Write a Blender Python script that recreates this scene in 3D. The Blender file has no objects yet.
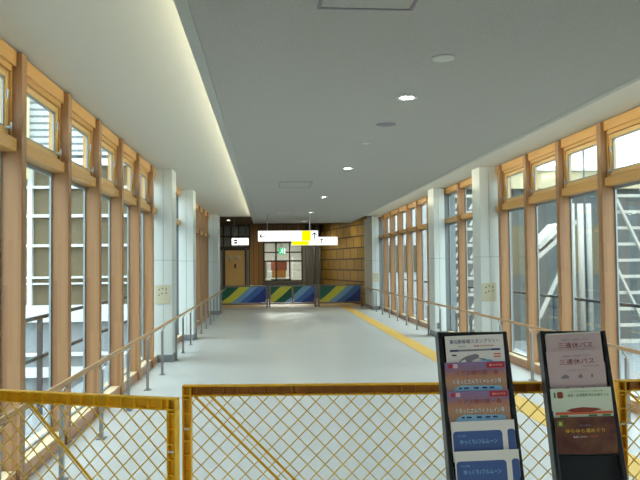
import bpy, bmesh, math, random
from mathutils import Vector, Matrix
random.seed(7)
C = bpy.context.scene.collection
PI = math.pi

# ------------------------------------------------------------------ materials
def lin(c):
    def f(v):
        v /= 255.0
        return v/12.92 if v <= .04045 else ((v+.055)/1.055)**2.4
    return (f(c[0]), f(c[1]), f(c[2]), 1)

def newmat(name):
    m = bpy.data.materials.new(name); m.use_nodes = True
    n = m.node_tree.nodes; b = n['Principled BSDF']
    return m, n, m.node_tree.links, b

def plain(name, col, rough=.5, metal=0, noise=.06, scale=12, spec=.5, bump=0, bscale=60):
    """A colour with a little procedural mottling."""
    m, n, l, b = newmat(name)
    b.inputs['Roughness'].default_value = rough; b.inputs['Metallic'].default_value = metal
    b.inputs['Specular IOR Level'].default_value = spec
    tc = n.new('ShaderNodeTexCoord'); no = n.new('ShaderNodeTexNoise'); no.inputs['Scale'].default_value = scale
    no.inputs['Detail'].default_value = 4
    l.new(tc.outputs['Object'], no.inputs['Vector'])
    mr = n.new('ShaderNodeMapRange'); mr.inputs[3].default_value = 1-noise; mr.inputs[4].default_value = 1+noise
    l.new(no.outputs['Fac'], mr.inputs[0])
    mx = n.new('ShaderNodeMix'); mx.data_type = 'RGBA'; mx.blend_type = 'MULTIPLY'; mx.inputs[0].default_value = 1
    mx.inputs[6].default_value = lin(col); l.new(mr.outputs[0], mx.inputs[7]); l.new(mx.outputs[2], b.inputs['Base Color'])
    if bump:
        n2 = n.new('ShaderNodeTexNoise'); n2.inputs['Scale'].default_value = bscale; l.new(tc.outputs['Object'], n2.inputs['Vector'])
        bp = n.new('ShaderNodeBump'); bp.inputs['Strength'].default_value = bump; bp.inputs['Distance'].default_value = .01
        l.new(n2.outputs['Fac'], bp.inputs['Height']); l.new(bp.outputs[0], b.inputs['Normal'])
    return m

def glow(name, col, s):
    m = bpy.data.materials.new(name); m.use_nodes = True
    n = m.node_tree.nodes; n.clear()
    e = n.new('ShaderNodeEmission'); o = n.new('ShaderNodeOutputMaterial')
    e.inputs[0].default_value = lin(col); e.inputs[1].default_value = s
    m.node_tree.links.new(e.outputs[0], o.inputs[0]); return m

def wood(name, c1, c2, lam=.035, length=.9, rough=.45):
    m, n, l, b = newmat(name)
    tc = n.new('ShaderNodeTexCoord'); sx = n.new('ShaderNodeSeparateXYZ'); l.new(tc.outputs['Object'], sx.inputs[0])
    ad = n.new('ShaderNodeMath'); l.new(sx.outputs[0], ad.inputs[0]); l.new(sx.outputs[1], ad.inputs[1])
    cb = n.new('ShaderNodeCombineXYZ'); l.new(sx.outputs[2], cb.inputs[0]); l.new(ad.outputs[0], cb.inputs[1])
    br = n.new('ShaderNodeTexBrick'); br.inputs['Scale'].default_value = 1
    br.inputs['Mortar Size'].default_value = 0; br.inputs['Brick Width'].default_value = length; br.inputs['Row Height'].default_value = lam
    br.offset = .37
    br.inputs['Color1'].default_value = lin(c1); br.inputs['Color2'].default_value = lin(c2); br.inputs['Bias'].default_value = -.25
    l.new(cb.outputs[0], br.inputs['Vector'])
    mp = n.new('ShaderNodeMapping'); mp.inputs['Scale'].default_value = (1.5, 60, 1); l.new(cb.outputs[0], mp.inputs[0])
    no = n.new('ShaderNodeTexNoise'); no.inputs['Scale'].default_value = 2; l.new(mp.outputs[0], no.inputs['Vector'])
    mr = n.new('ShaderNodeMapRange'); mr.inputs[3].default_value = .85; mr.inputs[4].default_value = 1.12; l.new(no.outputs['Fac'], mr.inputs[0])
    mx = n.new('ShaderNodeMix'); mx.data_type = 'RGBA'; mx.blend_type = 'MULTIPLY'; mx.inputs[0].default_value = 1
    l.new(br.outputs[0], mx.inputs[6]); l.new(mr.outputs[0], mx.inputs[7]); l.new(mx.outputs[2], b.inputs['Base Color'])
    b.inputs['Roughness'].default_value = rough
    return m

def beam_wood(name, col, rough=.4):
    m, n, l, b = newmat(name)
    tc = n.new('ShaderNodeTexCoord'); mp = n.new('ShaderNodeMapping'); mp.inputs['Scale'].default_value = (40, 1.5, 40)
    l.new(tc.outputs['Object'], mp.inputs[0])
    no = n.new('ShaderNodeTexNoise'); no.inputs['Scale'].default_value = 1.5; no.inputs['Detail'].default_value = 4; l.new(mp.outputs[0], no.inputs['Vector'])
    mr = n.new('ShaderNodeMapRange'); mr.inputs[3].default_value = .8; mr.inputs[4].default_value = 1.18; l.new(no.outputs['Fac'], mr.inputs[0])
    mx = n.new('ShaderNodeMix'); mx.data_type = 'RGBA'; mx.blend_type = 'MULTIPLY'; mx.inputs[0].default_value = 1
    mx.inputs[6].default_value = lin(col); l.new(mr.outputs[0], mx.inputs[7]); l.new(mx.outputs[2], b.inputs['Base Color'])
    b.inputs['Roughness'].default_value = rough; return m

def grid_mat(name, col, joint, w, h, rough=.5, axes='YZ', var=.12, joint_w=.012, offset=0):
    """Panels or boards with joints (brick texture in object space)."""
    m, n, l, b = newmat(name)
    tc = n.new('ShaderNodeTexCoord'); sx = n.new('ShaderNodeSeparateXYZ'); l.new(tc.outputs['Object'], sx.inputs[0])
    cb = n.new('ShaderNodeCombineXYZ'); i = {'X': 0, 'Y': 1, 'Z': 2}
    l.new(sx.outputs[i[axes[0]]], cb.inputs[0]); l.new(sx.outputs[i[axes[1]]], cb.inputs[1])
    br = n.new('ShaderNodeTexBrick'); br.inputs['Scale'].default_value = 1; br.offset = offset
    br.inputs['Mortar Size'].default_value = joint_w; br.inputs['Brick Width'].default_value = w; br.inputs['Row Height'].default_value = h
    c = lin(col)
    br.inputs['Color1'].default_value = tuple(v*(1-var) for v in c[:3])+(1,)
    br.inputs['Color2'].default_value = tuple(min(1, v*(1+var)) for v in c[:3])+(1,)
    br.inputs['Mortar'].default_value = lin(joint); br.inputs['Mortar Smooth'].default_value = .2
    l.new(cb.outputs[0], br.inputs['Vector']); l.new(br.outputs[0], b.inputs['Base Color'])
    b.inputs['Roughness'].default_value = rough; return m

def glass_mat(name, tint=(235, 242, 240), refl=.1):
    m = bpy.data.materials.new(name); m.use_nodes = True
    n = m.node_tree.nodes; n.clear(); l = m.node_tree.links
    t = n.new('ShaderNodeBsdfTransparent'); t.inputs[0].default_value = lin(tint)
    g = n.new('ShaderNodeBsdfGlossy'); g.inputs['Roughness'].default_value = .02
    f = n.new('ShaderNodeLayerWeight'); f.inputs['Blend'].default_value = .25
    mr = n.new('ShaderNodeMapRange'); mr.inputs[3].default_value = refl*.3; mr.inputs[4].default_value = refl*3
    x = n.new('ShaderNodeMixShader'); o = n.new('ShaderNodeOutputMaterial')
    l.new(f.outputs['Fresnel'], mr.inputs[0]); l.new(mr.outputs[0], x.inputs[0]); l.new(t.outputs[0], x.inputs[1]); l.new(g.outputs[0], x.inputs[2])
    l.new(x.outputs[0], o.inputs[0]); return m

def stripes(name, stops, slope):
    """Printed diagonal colour bands; Object X runs along the board (0..1 per metre), Z up."""
    m, n, l, b = newmat(name)
    tc = n.new('ShaderNodeTexCoord'); sx = n.new('ShaderNodeSeparateXYZ'); l.new(tc.outputs['Object'], sx.inputs[0])
    # a slightly S-shaped band: x - slope*z + sin
    s = n.new('ShaderNodeMath'); s.operation = 'MULTIPLY'; s.inputs[1].default_value = -slope; l.new(sx.outputs[2], s.inputs[0])
    a = n.new('ShaderNodeMath'); l.new(sx.outputs[0], a.inputs[0]); l.new(s.outputs[0], a.inputs[1])
    sn = n.new('ShaderNodeMath'); sn.operation = 'MULTIPLY'; sn.inputs[1].default_value = 11; l.new(sx.outputs[2], sn.inputs[0])
    s2 = n.new('ShaderNodeMath'); s2.operation = 'SINE'; l.new(sn.outputs[0], s2.inputs[0])
    s3 = n.new('ShaderNodeMath'); s3.operation = 'MULTIPLY_ADD'; s3.inputs[1].default_value = .015; l.new(s2.outputs[0], s3.inputs[0]); l.new(a.outputs[0], s3.inputs[2])
    mr = n.new('ShaderNodeMapRange'); mr.inputs[1].default_value = -1; mr.inputs[2].default_value = 1.4; l.new(s3.outputs[0], mr.inputs[0])
    cr = n.new('ShaderNodeValToRGB'); cr.color_ramp.interpolation = 'CONSTANT'; e = cr.color_ramp.elements
    while len(e) > 1: e.remove(e[0])
    e[0].position = 0; e[0].color = lin(stops[0][1])
    for p, c in stops[1:]:
        k = e.new((p+1)/2.4); k.color = lin(c)
    l.new(mr.outputs[0], cr.inputs[0]); l.new(cr.outputs[0], b.inputs['Base Color']); b.inputs['Roughness'].default_value = .4
    return m

M = {}
M['wood'] = wood('laminated_timber', (158, 117, 77), (133, 90, 56))
M['wood_warm'] = beam_wood('warm_timber', (196, 148, 82))
M['sash'] = beam_wood('sash_timber', (212, 174, 112))
M['sill'] = beam_wood('sill_timber', (170, 122, 88), .3)
M['sill_glare'] = beam_wood('painted_sill_glare', (228, 206, 170), .25)  # daylight reflected on the curb top, put into the timber colour
M['alu'] = plain('aluminium', (140, 148, 150), .4, .5)
M['steel'] = plain('stainless_steel', (150, 150, 148), .35, .8)
M['rail_wood'] = beam_wood('rail_timber', (176, 142, 104), .35)
M['white_panel'] = plain('white_steel_panel', (202, 208, 206), .32, 0, .02)
M['pillar_edge'] = plain('pillar_core', (120, 124, 124), .6)
M['kick'] = plain('kick_steel', (128, 132, 138), .4, .3)
M['plate'] = plain('beige_plate', (190, 186, 160), .5, 0, .02)
M['dark'] = plain('dark_plastic', (40, 40, 42), .5)
M['black'] = plain('black_plastic', (13, 14, 18), .35, 0, .1)
M['ceil'] = plain('mineral_fibre_ceiling', (172, 168, 161), .95, 0, .12, 55, .1, .25, 90)
M['ceil_trim'] = plain('ceiling_edge_trim', (170, 170, 163), .6, 0, .02)
M['cove'] = plain('painted_cove_ceiling', (198, 196, 186), .9, 0, .02)
M['wall'] = plain('painted_wall', (200, 200, 192), .8, 0, .03)
M['near_wall'] = plain('grey_painted_wall', (150, 148, 142), .8, 0, .03)
M['yellow'] = plain('rusty_yellow_frame', (246, 184, 16), .5, 0, .25, 14)
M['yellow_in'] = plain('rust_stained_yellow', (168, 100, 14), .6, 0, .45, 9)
M['wire'] = plain('yellow_lattice', (236, 194, 84), .5, 0, .3, 8)
M['paper'] = plain('cream_paper', (220, 208, 198), .6, 0, .02)
M['pinkpaper'] = plain('pale_pink_paper', (192, 164, 160), .6, 0, .03)
M['greenpaper'] = plain('pale_green_paper', (206, 208, 184), .6, 0, .06, 9)
M['ink_navy'] = plain('navy_ink', (42, 40, 92), .6)
M['ink_red'] = plain('red_ink', (176, 34, 38), .6)
M['ink_wine'] = plain('wine_ink', (118, 22, 44), .6)
M['ink_orange'] = plain('orange_ink', (214, 96, 52), .6)
M['ink_green'] = plain('green_ink', (66, 122, 70), .6)
M['ink_grey'] = plain('grey_ink', (128, 118, 122), .6)
M['ink_white'] = plain('white_ink', (236, 236, 232), .6)
M['ink_yellow'] = plain('gold_ink', (226, 176, 44), .6)
M['ink_blue'] = plain('blue_ink', (62, 84, 134), .5, 0, .12, 5)
M['ink_ltblue'] = plain('pale_blue_ink', (130, 176, 204), .6)
M['ink_brown'] = plain('brown_ink', (140, 52, 36), .6)
M['ink_black'] = plain('black_ink', (24, 24, 26), .6)
M['ink_pale'] = plain('faint_grey_print', (212, 212, 210), .6)
M['glass'] = glass_mat('window_glass')
M['brown_wall'] = grid_mat('brown_wood_panels', (146, 120, 56), (50, 36, 20), .9, .44, .5, 'YZ', .18, .03, .5)
M['brown_board'] = grid_mat('brown_timber_boards', (140, 108, 66), (62, 44, 28), .22, 4, .5, 'XZ', .15, .008)
M['hall_ceiling'] = plain('dark_hall_ceiling', (70, 60, 48), .8)
M['hall_floor'] = plain('hall_floor_tiles', (150, 132, 108), .4, 0, .08, 6)
M['hall_pane'] = plain('grey_hall_pane', (140, 148, 150), .15, 0, .1, 3)
M['door'] = plain('beige_door', (196, 170, 118), .45, 0, .03)
M['dark_frame'] = plain('dark_bronze_frame', (46, 38, 30), .4)
M['grey_frame'] = plain('grey_steel_frame', (120, 124, 128), .4, .3)
M['grey_panel'] = grid_mat('grey_metal_panels', (128, 132, 136), (70, 72, 76), .22, 5, .4, 'XZ', .06, .012)
M['tactile'] = plain('yellow_tactile', (222, 180, 84), .55, 0, .05)
M['cove_lamp'] = glow('cove_fluorescent', (255, 250, 220), 12)
M['lamp'] = glow('downlight_glow', (255, 246, 226), 20)
M['lamp_hall'] = glow('hall_lamp_glow', (255, 236, 190), 185)
M['shop_fill'] = glow('shop_fill_glow', (255, 252, 246), 26)  # glow of the added light that brightens the shop
M['sign_white'] = glow('backlit_white', (255, 255, 250), .4)
M['sign_yellow'] = glow('backlit_yellow', (255, 232, 0), .36)
M['exit_green'] = glow('exit_green', (40, 190, 120), .35)
M['exit_white'] = glow('exit_white', (225, 255, 235), .5)
M['ext_white'] = plain('white_facade', (204, 208, 208), .6, 0, .03)
M['ext_grey'] = plain('grey_facade', (126, 134, 140), .7, 0, .05)
M['ext_glass'] = plain('facade_glass', (92, 86, 68), .5, 0, .15, .6, .2)
M['ext_beige'] = plain('beige_facade', (170, 160, 128), .8, 0, .05, 2)
M['ext_dark'] = plain('grey_green_facade', (66, 72, 72), .7, 0, .12, 1.5)
M['ext_pale'] = plain('pale_facade', (196, 200, 202), .7, 0, .03)
M['ext_rail'] = plain('dark_steel_rail', (62, 64, 70), .5, .4)
M['ext_stair'] = plain('pale_painted_steel', (158, 156, 148), .6, 0, .05)
M['asphalt'] = plain('asphalt', (100, 104, 106), .9, 0, .1, 3)
M['siding'] = grid_mat('white_lap_siding', (180, 184, 188), (100, 108, 114), 40, .16, .6, 'XZ', .02, .03)
M['cream_post'] = plain('cream_post', (226, 212, 160), .6)
M['shelf_white'] = plain('white_shelf', (232, 232, 232), .5)
M['goods_red'] = plain('brick_red_boxes', (176, 96, 70), .6, 0, .2, 9)
M['goods_orange'] = plain('orange_boxes', (206, 140, 70), .6, 0, .2, 9)
M['goods_green'] = plain('dark_green_box', (60, 84, 60), .6)
M['goods_pink'] = plain('pale_pink_front', (214, 170, 172), .5)
M['bar_green'] = (18, 108, 74)

def floor_mat():
    m, n, l, b = newmat('blue_grey_vinyl_floor')
    tc = n.new('ShaderNodeTexCoord'); no = n.new('ShaderNodeTexNoise'); no.inputs['Scale'].default_value = .9; no.inputs['Detail'].default_value = 3
    l.new(tc.outputs['Object'], no.inputs['Vector'])
    n2 = n.new('ShaderNodeTexNoise'); n2.inputs['Scale'].default_value = 120; l.new(tc.outputs['Object'], n2.inputs['Vector'])
    mx = n.new('ShaderNodeMix'); mx.data_type = 'RGBA'; mx.inputs[6].default_value = lin((184, 186, 184)); mx.inputs[7].default_value = lin((196, 198, 196))
    l.new(no.outputs['Fac'], mx.inputs[0])
    mr = n.new('ShaderNodeMapRange'); mr.inputs[3].default_value = .94; mr.inputs[4].default_value = 1.06; l.new(n2.outputs['Fac'], mr.inputs[0])
    m2 = n.new('ShaderNodeMix'); m2.data_type = 'RGBA'; m2.blend_type = 'MULTIPLY'; m2.inputs[0].default_value = 1
    l.new(mx.outputs[2], m2.inputs[6]); l.new(mr.outputs[0], m2.inputs[7]); l.new(m2.outputs[2], b.inputs['Base Color'])
    b.inputs['Roughness'].default_value = .34; b.inputs['Specular IOR Level'].default_value = .4
    return m
M['floor'] = floor_mat()

def trip_mat():
    """Leaflet print: purple sky fading into orange fields (a printed picture)."""
    m, n, l, b = newmat('sunset_print')
    tc = n.new('ShaderNodeTexCoord'); sx = n.new('ShaderNodeSeparateXYZ'); l.new(tc.outputs['Object'], sx.inputs[0])
    no = n.new('ShaderNodeTexNoise'); no.inputs['Scale'].default_value = 22; l.new(tc.outputs['Object'], no.inputs['Vector'])
    ma = n.new('ShaderNodeMath'); ma.operation = 'MULTIPLY_ADD'; ma.inputs[1].default_value = .06; l.new(no.outputs['Fac'], ma.inputs[0]); l.new(sx.outputs[2], ma.inputs[2])
    mr = n.new('ShaderNodeMapRange'); mr.inputs[1].default_value = .03; mr.inputs[2].default_value = .165; l.new(ma.outputs[0], mr.inputs[0])
    cr = n.new('ShaderNodeValToRGB'); e = cr.color_ramp.elements
    e[0].position = 0; e[0].color = lin((120, 92, 96)); e[1].position = 1; e[1].color = lin((128, 104, 150))
    for p, c in ((.45, (176, 132, 98)), (.62, (176, 116, 88)), (.8, (140, 104, 124))):
        k = e.new(p); k.color = lin(c)
    l.new(mr.outputs[0], cr.inputs[0]); l.new(cr.outputs[0], b.inputs['Base Color']); b.inputs['Roughness'].default_value = .45
    return m
M['trip'] = trip_mat()
def brown_print():
    m, n, l, b = newmat('dark_brown_print')
    tc = n.new('ShaderNodeTexCoord'); no = n.new('ShaderNodeTexNoise'); no.inputs['Scale'].default_value = 14; no.inputs['Detail'].default_value = 5
    l.new(tc.outputs['Object'], no.inputs['Vector'])
    cr = n.new('ShaderNodeValToRGB'); e = cr.color_ramp.elements
    e[0].position = .35; e[0].color = lin((74, 26, 26)); e[1].position = .7; e[1].color = lin((120, 74, 40))
    l.new(no.outputs['Fac'], cr.inputs[0]); l.new(cr.outputs[0], b.inputs['Base Color']); b.inputs['Roughness'].default_value = .4
    return m
M['brownprint'] = brown_print()

# ------------------------------------------------------------------ mesh builder
class MB:
    def __init__(s): s.bm = bmesh.new()
    def box(s, x0, x1, y0, y1, z0, z1, bev=0):
        bm = bmesh.new()
        bmesh.ops.create_cube(bm, size=1)
        for v in bm.verts:
            v.co = Vector(((x0+x1)/2+v.co.x*(x1-x0), (y0+y1)/2+v.co.y*(y1-y0), (z0+z1)/2+v.co.z*(z1-z0)))
        if bev: bmesh.ops.bevel(bm, geom=list(bm.edges), offset=bev, segments=2, affect='EDGES', profile=.6)
        s.merge(bm); return s
    def merge(s, bm):
        me = bpy.data.meshes.new('t'); bm.to_mesh(me); bm.free(); s.bm.from_mesh(me); bpy.data.meshes.remove(me)
    def bar(s, a, b, w, h=None, up=(0, 0, 1)):
        """A straight bar of rectangular section from a to b."""
        a, b = Vector(a), Vector(b); h = h or w
        d = (b-a).normalized(); u = Vector(up)
        if abs(d.dot(u)) > .99: u = Vector((0, 1, 0))
        r = d.cross(u).normalized(); u = r.cross(d).normalized()
        vs = [s.bm.verts.new(p+r*(i*w/2)+u*(j*h/2)) for p in (a, b) for i, j in ((-1, -1), (1, -1), (1, 1), (-1, 1))]
        for f in ((0, 1, 2, 3), (7, 6, 5, 4), (0, 4, 5, 1), (1, 5, 6, 2), (2, 6, 7, 3), (3, 7, 4, 0)):
            s.bm.faces.new([vs[i] for i in f])
        return s
    def tube(s, pts, r, n=10, close=False):
        pts = [Vector(p) for p in pts]; rings = []
        for i, p in enumerate(pts):
            d = ((pts[i+1]-p) if i == 0 else (p-pts[i-1]) if i == len(pts)-1 else (pts[i+1]-pts[i-1])).normalized()
            u = Vector((0, 0, 1)) if abs(d.z) < .95 else Vector((1, 0, 0))
            a = d.cross(u).normalized(); b = a.cross(d).normalized()
            rings.append([s.bm.verts.new(p+a*r*math.cos(2*PI*k/n)+b*r*math.sin(2*PI*k/n)) for k in range(n)])
        for q, w in zip(rings, rings[1:]):
            for k in range(n):
                f = s.bm.faces.new((q[k], q[(k+1) % n], w[(k+1) % n], w[k])); f.smooth = True
        s.bm.faces.new(rings[0][::-1]); s.bm.faces.new(rings[-1])
        return s
    def lathe(s, prof, c=(0, 0, 0), n=28, axis='Z'):
        rings = []
        for r, z in prof:
            ring = []
            for k in range(n):
                a = 2*PI*k/n; p = (r*math.cos(a), r*math.sin(a), z)
                if axis == 'Y': p = (p[0], p[2], p[1])
                ring.append(s.bm.verts.new((p[0]+c[0], p[1]+c[1], p[2]+c[2])))
            rings.append(ring)
        for q, w in zip(rings, rings[1:]):
            for k in range(n):
                f = s.bm.faces.new((q[k], q[(k+1) % n], w[(k+1) % n], w[k])); f.smooth = True
        s.bm.faces.new(rings[0][::-1]); s.bm.faces.new(rings[-1]); return s
    def prism(s, poly, y0, y1):
        """Polygon in X,Z pushed from y0 to y1."""
        a = [s.bm.verts.new((x, y0, z)) for x, z in poly]; b = [s.bm.verts.new((x, y1, z)) for x, z in poly]
        s.bm.faces.new(a); s.bm.faces.new(b[::-1]); n = len(poly)
        for k in range(n): s.bm.faces.new((a[(k+1) % n], a[k], b[k], b[(k+1) % n]))
        return s
    def build(s, name, mat, parent=None, recalc=True):
        if recalc: bmesh.ops.recalc_face_normals(s.bm, faces=s.bm.faces)
        me = bpy.data.meshes.new(name); s.bm.to_mesh(me); s.bm.free()
        me.materials.append(M[mat] if isinstance(mat, str) else mat)
        o = bpy.data.objects.new(name, me); C.objects.link(o)
        if parent: o.parent = parent
        return o

def B(*a, **k): return MB().box(*a, **k)
def tag(o, label=None, cat=None, group=None, kind=None):
    if label: o['label'] = label
    if cat: o['category'] = cat
    if group: o['group'] = group
    if kind: o['kind'] = kind
    return o
def empty(name, loc=(0, 0, 0), rot=(0, 0, 0), label=None, cat=None, group=None, kind=None):
    o = bpy.data.objects.new(name, None); C.objects.link(o); o.location = loc; o.rotation_euler = rot
    return tag(o, label, cat, group, kind)
def struct(o, label, cat, group=None): return tag(o, label, cat, group, 'structure')
def copy_tree(o, parent=None):
    c = o.copy(); C.objects.link(c)
    if parent: c.parent = parent
    for ch in list(o.children): copy_tree(ch, c)
    return c

def text(body, name, mat, parent, cx, cz, w, h, y=-.0006, bold=.0, label=None, flip=False):
    """Lettering as a thin mesh in the X,Z plane facing -Y, fitted into w x h around (cx, cz)."""
    cu = bpy.data.curves.new('lettering', 'FONT'); cu.body = body; cu.offset = bold; cu.resolution_u = 3
    t = bpy.data.objects.new('lettering_source', cu); C.objects.link(t)
    dg = bpy.context.evaluated_depsgraph_get(); me = bpy.data.meshes.new_from_object(t.evaluated_get(dg))
    bpy.data.objects.remove(t); bpy.data.curves.remove(cu)
    xs = [v.co.x for v in me.vertices]; ys = [v.co.y for v in me.vertices]
    sx = w/(max(xs)-min(xs)); sy = h/(max(ys)-min(ys)); mx = (max(xs)+min(xs))/2; my = (max(ys)+min(ys))/2
    for v in me.vertices: v.co = Vector((cx+(v.co.x-mx)*sx, y, cz+(v.co.y-my)*sy))
    me.materials.clear(); me.materials.append(M[mat]); me.name = name
    o = bpy.data.objects.new(name, me); C.objects.link(o); o.parent = parent
    if label: o['label'] = label
    return o

def ordinal(k): return ['first', 'second', 'third', 'fourth', 'fifth', 'sixth', 'seventh', 'eighth', 'ninth', 'tenth'][k]

# ------------------------------------------------------------------ dimensions (metres; x right, y down the passage, z up)
XL, XR = -1.8, 3.8           # inner edge of the timber posts
PL, PR = -1.58, 3.56          # inner face of the pillars
ZC, ZD = 3.2, 2.95            # cove ceiling, dropped ceiling
DL, DR = -.47, 2.78           # edges of the dropped ceiling
YEND = 22.6
PIL = [(11.2, 11.8), (14.3, 14.95), (21.6, 22.4)]
PILL = [(11.25, 11.75), (14.4, 14.95), (21.6, 22.4)]; PILR = [(11.0, 11.42), (14.15, 14.65)]+[(22.75, 24.6)]

# ------------------------------------------------------------------ shell
struct(B(-2.06, 4.11, -3, 25, -.12, 0).build('floor', 'floor'), 'pale blue-grey vinyl floor of the passage', 'floor')
struct(B(-8, 4.11, 25, 40, -.12, -.004).build('floor_hall', 'hall_floor'), 'brown floor of the hall behind the striped barriers', 'floor')
struct(B(-2.06, 4.11, -3.1, YEND, ZC, ZC+.15).build('ceiling', 'cove'), 'raised pale ceiling above the window walls, brightly lit at its edge', 'ceiling')
dc = MB()
dc.box(DL+.07, DR-.07, -2.9, 22.3, ZD, ZD+.06)
struct(dc.build('ceiling_dropped', 'ceil'), 'long grey speckled dropped ceiling with round downlights', 'ceiling')
struct(B(DL, DL+.07, -2.9, 22.3, ZD-.004, ZD+.075).build('trim_1', 'ceil_trim'), 'smooth grey edge trim of the dropped ceiling beside the bright cove', 'trim')
struct(B(DR-.07, DR, -2.9, 22.3, ZD-.004, ZD+.075).build('trim_2', 'ceil_trim'), 'smooth grey edge trim of the dropped ceiling on the tactile strip side', 'trim')
struct(B(DL+.07, DR-.07, 22.24, 22.3, ZD+.06, ZC).build('trim_3', 'ceil_trim'), 'end board above the far edge of the dropped ceiling', 'trim')
struct(B(-2.06, 4.11, -3.1, -3, 0, ZC).build('wall_near', 'near_wall'), 'plain wall closing the passage behind the viewer', 'wall')
WY0, WY1 = -2.8, .4
for nm, x0, x1, sp in (('wall_left', -2.06, -1.86, 'opposite the tactile strip'), ('wall_right', 3.91, 4.11, 'beside the tactile strip')):
    m = MB(); m.box(x0, x1, -3, WY0, 0, ZC); m.box(x0, x1, WY1, 2.9, 0, ZC); m.box(x0, x1, WY0, WY1, 0, .5); m.box(x0, x1, WY0, WY1, 2.9, ZC)
    struct(m.build(nm, 'near_wall'), 'plain near wall with one opening added for front light, '+sp, 'wall')
    t = empty('window_added', ((x0+x1)/2, WY0, .5)); struct(t, 'unseen window added for front light, in the near wall '+sp, 'window')  # unseen window, added to light the leaflets and fence from the front
    m = MB(); d = WY1-WY0
    for k in range(3): m.box(-.04, .04, k*(d-.06)/2, k*(d-.06)/2+.06, 0, 2.4)
    m.box(-.04, .04, 0, d, 0, .06); m.box(-.04, .04, 0, d, 2.34, 2.4); m.build('mullion_grid', 'alu', t)
    MB().box(-.005, .005, 0, d, 0, 2.4).build('pane', 'glass', t)
struct(B(-2.02, -1.9, 2.9, YEND, ZC-.02, ZC).build('trim_4', 'cove'), 'ceiling edge strip above the windows opposite the tactile strip', 'trim')

# cove lamps resting on the dropped ceiling
for sgn, x, side in ((1, DL+.2, 'on the side away from the tactile strip'), (-1, DR-.2, 'on the tactile strip side')):
    t = empty('cove_light', (x, 0, ZD+.06), (0, 0, 0), 'fluorescent batten hidden behind the dropped ceiling edge, '+side, 'lamp', 'cove lights')
    B(-.04, .04, -2.5, 22.0, .0, .03).build('batten', 'white_panel', t)
    MB().tube([(0, -2.4, .055), (0, 21.9, .055)], .016, 8).build('fluorescent_tube', 'cove_lamp', t)

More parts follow.
